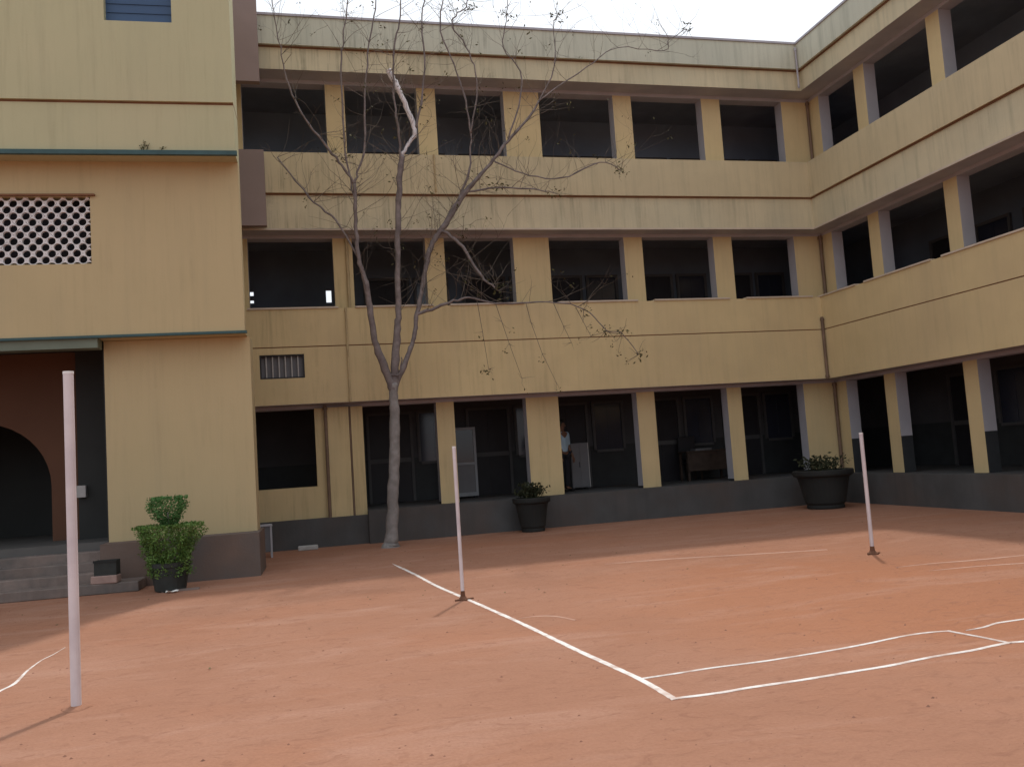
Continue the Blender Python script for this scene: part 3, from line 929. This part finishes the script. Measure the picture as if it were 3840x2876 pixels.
def tier(name, prof, n, size, mname):
    """leaves through a body of revolution given as (radius, z)"""
    m = MB()
    z0, z1 = prof[0][1], prof[-1][1]
    for _ in range(n):
        z = rnd.uniform(z0, z1)
        for (ra, za), (rb, zb) in zip(prof, prof[1:]):
            if za <= z <= zb:
                rmax = ra + (rb - ra) * (z - za) / max(zb - za, 1e-6)
        th = rnd.uniform(0, 2 * math.pi)
        lump = 1 + 0.10 * math.sin(3 * th + 9 * z) + 0.09 * math.sin(7 * th - 14 * z) + 0.06 * math.sin(13 * th + 31 * z)
        if math.sin(5 * th + 17 * z) * math.sin(9 * th - 23 * z) > 0.72:
            continue
        rr_ = rmax * lump * math.sqrt(rnd.uniform(0.30, 1.0)) + rnd.gauss(0, 0.012)
        m.leaf((rr_ * math.cos(th), rr_ * math.sin(th), z + rnd.gauss(0, 0.018)), size * rnd.uniform(.6, 1.3), rnd)
    for _ in range(n // 40):                              # stray shoots
        th = rnd.uniform(0, 2 * math.pi)
        rr_ = prof[-2][0] * rnd.uniform(.5, 1.08)
        for q in range(4):
            m.leaf((rr_ * math.cos(th), rr_ * math.sin(th), prof[-1][1] + q * 0.012 - 0.02), size, rnd)
    return m.build(name, mname, t)


tier('lower_tier', [(0.29, 0.24), (0.30, 0.40), (0.32, 0.50), (0.37, 0.66), (0.455, 0.80), (0.47, 0.88), (0.42, 0.95)], 11500, 0.020, 'leaf')
tier('upper_tier', [(0.10, 0.97), (0.20, 1.08), (0.28, 1.20), (0.29, 1.28), (0.20, 1.36)], 3600, 0.019, 'leaftop')


# ---------------------------------------------------------------- cement urns with plants
def urn(x, y, rad, h, ph, label, seed):
    t = thing('planter_tub', (x, y, 0), label, 'planter')
    MB().lathe([(rad * .60, 0), (rad * .62, h * .04), (rad * .60, h * .10), (rad * .66, h * .16), (rad * .74, h * .45), (rad * .82, h * .72), (rad * .86, h * .82),
                (rad * .98, h * .86), (rad, h * .90), (rad, h * .98), (rad * .97, h), (rad * .82, h), (rad * .80, h * .9)], n=32).build('tub', 'urn', t, smooth=False)
    MB().lathe([(rad * .85, h * .86), (rad * .80, h * .93), (rad * .3, h * .96)], n=20).build('soil', 'soil', t)
    rn = random.Random(seed)
    m = MB()
    for _ in range(46):
        a = rn.uniform(0, 6.28)
        r0 = rn.uniform(0, rad * .5)
        r1 = r0 + rn.uniform(.05, rad * .55)
        zt = h + rn.uniform(.4, 1.0) * (ph - h)
        b0 = Vector((r0 * math.cos(a), r0 * math.sin(a), h * .93))
        e0 = Vector((r1 * math.cos(a), r1 * math.sin(a), zt))
        m.tube([b0, (b0 + e0) / 2 + Vector((0, 0, .05)), e0], [.008, .006, .003], 4)
        for q in range(9):
            m.leaf(b0.lerp(e0, rn.uniform(.35, 1)) + Vector((rn.gauss(0, .04), rn.gauss(0, .04), rn.gauss(0, .03))), rn.uniform(.03, .06), rn)
    m.build('plant', 'darkleaf', t)


urn(4.80, 18.14, 0.41, 0.72, 1.05, 'dark cement tub with a small plant against the wide middle pillar', 3)
urn(11.45, 17.45, 0.66, 0.86, 1.22, 'larger dark cement tub with a low plant in the building corner', 4)


# ---------------------------------------------------------------- person in the corridor
def skin_mesh(name, verts, edges, radii, root, mname, parent, sub=2):
    me = bpy.data.meshes.new(name)
    me.from_pydata(verts, edges, [])
    o = bpy.data.objects.new(name, me)
    COL.objects.link(o)
    o.parent = parent
    sk = o.modifiers.new('skin', 'SKIN')
    for i, rr_ in enumerate(radii):
        me.skin_vertices[0].data[i].radius = rr_ if isinstance(rr_, tuple) else (rr_, rr_)
    me.skin_vertices[0].data[root].use_root = True
    sk.use_smooth_shade = True
    ss = o.modifiers.new('sub', 'SUBSURF')
    ss.levels = ss.render_levels = sub
    me.materials.append(MT[mname])
    return o


per = thing('person', (6.20, 20.15, 0.69), 'person in light blue shirt and dark trousers half hidden behind the wide pillar', 'person', R(35))
bv = [(0, 0, .96), (0, 0, 1.15), (0, -.01, 1.36), (0, 0, 1.45), (0, -.01, 1.52), (0, -.03, 1.60), (0, -.02, 1.68),
      (.10, 0, .90), (.11, -.01, .50), (.11, .02, .08), (.12, -.12, .03),
      (-.10, 0, .90), (-.11, -.01, .50), (-.11, .02, .08), (-.12, -.12, .03),
      (.19, 0, 1.39), (.25, .02, 1.10), (.25, -.08, .86), (.25, -.12, .76),
      (-.19, 0, 1.39), (-.25, .02, 1.10), (-.25, -.08, .86), (-.25, -.12, .76)]
be = [(0, 1), (1, 2), (2, 3), (3, 4), (4, 5), (5, 6), (0, 7), (7, 8), (8, 9), (9, 10), (0, 11), (11, 12), (12, 13), (13, 14),
      (2, 15), (15, 16), (16, 17), (17, 18), (2, 19), (19, 20), (20, 21), (21, 22)]
br = [(.14, .10), (.13, .09), (.15, .095), .055, .06, (.075, .09), (.06, .075),
      .085, .058, .042, (.045, .03), .085, .058, .042, (.045, .03),
      .055, .04, .03, (.04, .018), .055, .04, .03, (.04, .018)]
# five fingers on each hand
for s, hi in ((1, 18), (-1, 22)):
    for j, (dx, ln) in enumerate(((-.030, .07), (-.010, .085), (.010, .08), (.028, .065))):
        k = len(bv)
        bv += [(s * .25 + dx * .3, -.125 + dx, .755 - ln * .5), (s * .25 + dx * .3 - s * .008, -.115 + dx, .755 - ln)]
        be += [(hi, k), (k, k + 1)]
        br += [.009, .008]
    k = len(bv)
    bv += [(s * .235, -.165, .775), (s * .23, -.175, .735)]
    be += [(hi - 1, k), (k, k + 1)]
    br += [.011, .009]
body = skin_mesh('body', bv, be, br, 0, 'skin', per)
sv = [(0, 0, .93), (0, 0, 1.15), (0, -.005, 1.36), (0, 0, 1.44), (.19, 0, 1.385), (.25, .02, 1.10), (-.19, 0, 1.385), (-.25, .02, 1.10)]
skin_mesh('shirt', sv, [(0, 1), (1, 2), (2, 3), (2, 4), (4, 5), (2, 6), (6, 7)],
          [(.175, .13), (.16, .115), (.17, .115), (.075, .075), .075, .062, .075, .062], 1, 'shirt', per)
tv = [(0, 0, .98), (.10, 0, .88), (.11, -.01, .50), (.11, .02, .10), (-.10, 0, .88), (-.11, -.01, .50), (-.11, .02, .10)]
skin_mesh('trousers', tv, [(0, 1), (1, 2), (2, 3), (0, 4), (4, 5), (5, 6)], [(.155, .12), .10, .08, .07, .10, .08, .07], 0, 'trousers', per)
m = MB()
m.lathe([(.02, .148), (.06, .135), (.085, .10), (.094, .05), (.088, .0), (.075, -.03)], (0, .012, 1.60), 16)
m.build('hair', 'hair', per, smooth=True)
m = MB()
for s in (-1, 1):
    m.lathe([(.002, -.008), (.010, 0), (.002, .008)], (s * .032, -.112, 1.615), 8)
m.build('eyes', 'hair', per, smooth=True)
m = MB()
m.lathe([(.017, -.02), (.012, .0), (.004, .03)], (0, -.118, 1.585), 8)
m.tube([(-.095, .0, 1.57), (-.10, .0, 1.62)], .012, 6)
m.tube([(.095, .0, 1.57), (.10, .0, 1.62)], .012, 6)
m.build('nose_and_ears', 'skin', per, smooth=True)
for s in (-1, 1):
    B(s * .12 - .05, s * .12 + .05, -.17, .08, .0, .07).build('shoe', 'hair', per, bevel=0.02)

# ---------------------------------------------------------------- furniture in the ground floor corridor
t = thing('glazed_cabinet', (3.52, 20.6, 0.69), 'pale framed cabinet with dark glass above and grey panel below, beside the thin white post', 'cabinet')
m = MB()
for a in ((0, .06), (.58, .64)):
    m.box(a[0], a[1], 0, .06, 0.05, 1.70)
m.box(.06, .58, 0, .06, 1.64, 1.70)
m.box(.06, .58, 0, .06, .80, .86)
m.box(.06, .58, 0, .06, .05, .14)
m.build('frame', 'cabframe', t)
B(.06, .58, .02, .03, .86, 1.64).build('glass', 'glass', t)
B(.06, .58, .02, .04, .14, .80).build('panel', 'frame', t)
B(0, .64, .06, .45, .05, 1.70).build('case', 'frame', t)
for a, b in ((.03, .05), (.58, .05), (.03, .38), (.58, .38)):
    B(a, a + .04, b, b + .04, 0, .05).build('leg', 'doorleaf', t)

t = thing('steel_locker', (6.52, 20.55, 0.69), 'low grey steel locker standing beside the person in blue', 'locker')
B(0, .46, 0, .4, .05, 1.15).build('body', 'frame', t, bevel=0.006)
B(.015, .225, -.012, 0, .08, 1.12).build('door', 'frame', t)
B(.235, .445, -.012, 0, .08, 1.12).build('door', 'frame', t)
B(.445, .462, -.018, 0.0, .05, 1.15).build('edge_strip', 'stone', t)
B(.2, .215, -.03, -.012, .55, .68).build('handle', 'doorleaf', t)
for a, b in ((.02, .02), (.40, .02), (.02, .34), (.40, .34)):
    B(a, a + .04, b, b + .04, 0, .05).build('leg', 'doorleaf', t)

t = thing('office_desk', (9.55, 20.4, 0.69), 'dark wooden desk in the corridor between two yellow pillars', 'desk')
B(0, 1.25, 0, .6, .72, .76).build('top', 'wood', t, bevel=0.006)
B(.04, 1.21, .03, .05, .25, .72).build('front_panel', 'wood', t)
for a, b in ((.03, .06), (1.16, .06), (.03, .5), (1.16, .5)):
    B(a, a + .06, b, b + .06, 0, .72).build('leg', 'wood', t)
t = thing('office_chair', (10.0, 21.15, 0.69), 'dark high-backed chair behind the wooden desk', 'chair')
B(-.24, .24, -.22, .22, .42, .48).build('seat', 'doorleaf', t, bevel=0.015)
B(-.24, .24, .17, .23, .52, 1.15).build('backrest', 'doorleaf', t, bevel=0.015)
for a, b in ((-.22, -.2), (.18, -.2), (-.22, .18), (.18, .18)):
    B(a, a + .04, b, b + .04, 0, .53 if b > 0 else .42).build('leg', 'wood', t)
o = B(9.85, 10.30, 20.5, 20.8, 1.45, 1.50).build('register_book', 'frame')
tag(o, 'grey register book lying on the dark wooden desk', 'book')

# ---------------------------------------------------------------- small things by the walls
t = thing('metal_stand', (-0.80, 17.5, 0), 'small bluish metal stand under the ground floor window, beside the block', 'stand', R(4))
for a, b in ((0, 0), (.20, 0), (0, .22), (.20, .22)):
    B(a, a + .035, b, b + .035, 0, .60).build('leg', 'colside', t)
B(-.01, .245, -.01, .265, .60, .63).build('top', 'colside', t)
B(.035, .20, .01, .02, .12, .60).build('panel', 'frame', t)
m = MB()
m.box(-0.10, 0.30, 18.36, 18.56, 0, 0.09)
tag(m.build('stone_slab', 'stone', bevel=0.015), 'pale stone slab lying on the ground against the dark plinth', 'stone')
t = thing('brick_block', (-2.88, 14.27, 0.15), 'dusty pink brick block lying on the lowest entrance step', 'brick', R(-8))
B(-.19, .19, -.10, .10, 0, .12).build('block', 'brickpink', t, bevel=0.012)
t = thing('dark_bin', (-2.86, 14.27, 0.27), 'small dark open box standing on the pink brick block by the steps', 'box', R(-8))
m = MB()
m.box(-.16, .16, -.09, -.08, 0, .22)
m.box(-.16, .16, .08, .09, 0, .22)
m.box(-.16, -.15, -.08, .08, 0, .22)
m.box(.15, .16, -.08, .08, 0, .22)
m.box(-.15, .15, -.08, .08, 0.0, .01)
m.build('walls', 'pot', t)
B(-.17, .17, -.10, -.09, .19, .225).build('rim', 'urn', t)


def scrap(x, y, sx_, sy_, seed, label):
    rn = random.Random(seed)
    m = MB()
    n = 5
    P_ = [[(x + (i / n - .5) * sx_, y + (j / n - .5) * sy_, .012 + rn.uniform(0, .03)) for i in range(n + 1)] for j in range(n + 1)]
    for j in range(n):
        for i in range(n):
            m.quad(P_[j][i], P_[j][i + 1], P_[j + 1][i + 1], P_[j + 1][i])
    tag(m.build('paper_scrap', 'paper'), label, 'litter')


scrap(-1.86, 13.56, .17, .12, 1, 'crumpled white paper scrap on the ground before the potted shrub')
o = B(-2.02, -1.50, 13.66, 13.72, 0, 0.028).build('wooden_batten', 'tread')
tag(o, 'thin pale batten lying at the foot of the dark shrub pot', 'batten')

# weed on the teal ledge of the left block
t = thing('ledge_weed', (-2.18, 14.345, 6.84), 'tiny dry weed growing on the teal ledge of the left block', 'weed')
rnd = random.Random(9)
m = MB()
for x0, hh in ((0, .17), (.05, .12), (-.03, .1), (.26, .07)):
    m.tube([(x0, 0, 0), (x0 + .02, 0, hh * .6), (x0 + rnd.uniform(-.03, .06), -.02, hh)], [.008, .006, .003], 5)
    for q in range(6):
        m.leaf((x0 + rnd.gauss(.01, .02), rnd.gauss(0, .015), hh * rnd.uniform(.4, 1)), .022, rnd)
m.build('stems', 'dryleaf', t)

# ---------------------------------------------------------------- grit and dry leaf litter on the clay
rnd = random.Random(21)
m = MB()
for _ in range(900):
    d_ = 3.2 + 12 * rnd.random() ** 1.6
    a_ = A + rnd.uniform(-0.62, 0.62)
    x, y = d_ * math.sin(a_), d_ * math.cos(a_)
    if y > 14.0 or x > 12.3:
        continue
    q = rnd.choice((.003, .004, .005, .006, .009)) * rnd.uniform(.7, 1.4)
    n = len(m.v)
    m.v += [(x - q * 1.2, y, 0), (x, y - q, 0), (x + q * 1.3, y, 0), (x, y + q, 0), (x + q * .2, y, q * .9)]
    m.f += [(n, n + 1, n + 4), (n + 1, n + 2, n + 4), (n + 2, n + 3, n + 4), (n + 3, n, n + 4)]
    m.m += [0] * 4
o = m.build('grit', 'grit')
tag(o, 'scattered grit and tiny stones on the red clay court', 'grit', kind='stuff')
m = MB()
for _ in range(110):
    x, y = rnd.gauss(2.5, 3.2), rnd.gauss(13.0, 2.6)
    if y > 18.3 or y < 4 or x > 12.3 or (x < 0.3 and y > 13.2):
        continue
    a_ = rnd.uniform(0, 6.28)
    q = rnd.uniform(.010, .024)
    c_, s_ = math.cos(a_) * q, math.sin(a_) * q
    m.quad((x - c_, y - s_, .010), (x + s_ * .5, y - c_ * .5, .006), (x + c_, y + s_, .014), (x - s_ * .5, y + c_ * .5, .012))
o = m.build('leaf_litter', 'dryleaf')
tag(o, 'dry fallen leaves strewn thinly under the bare tree', 'leaves', kind='stuff')
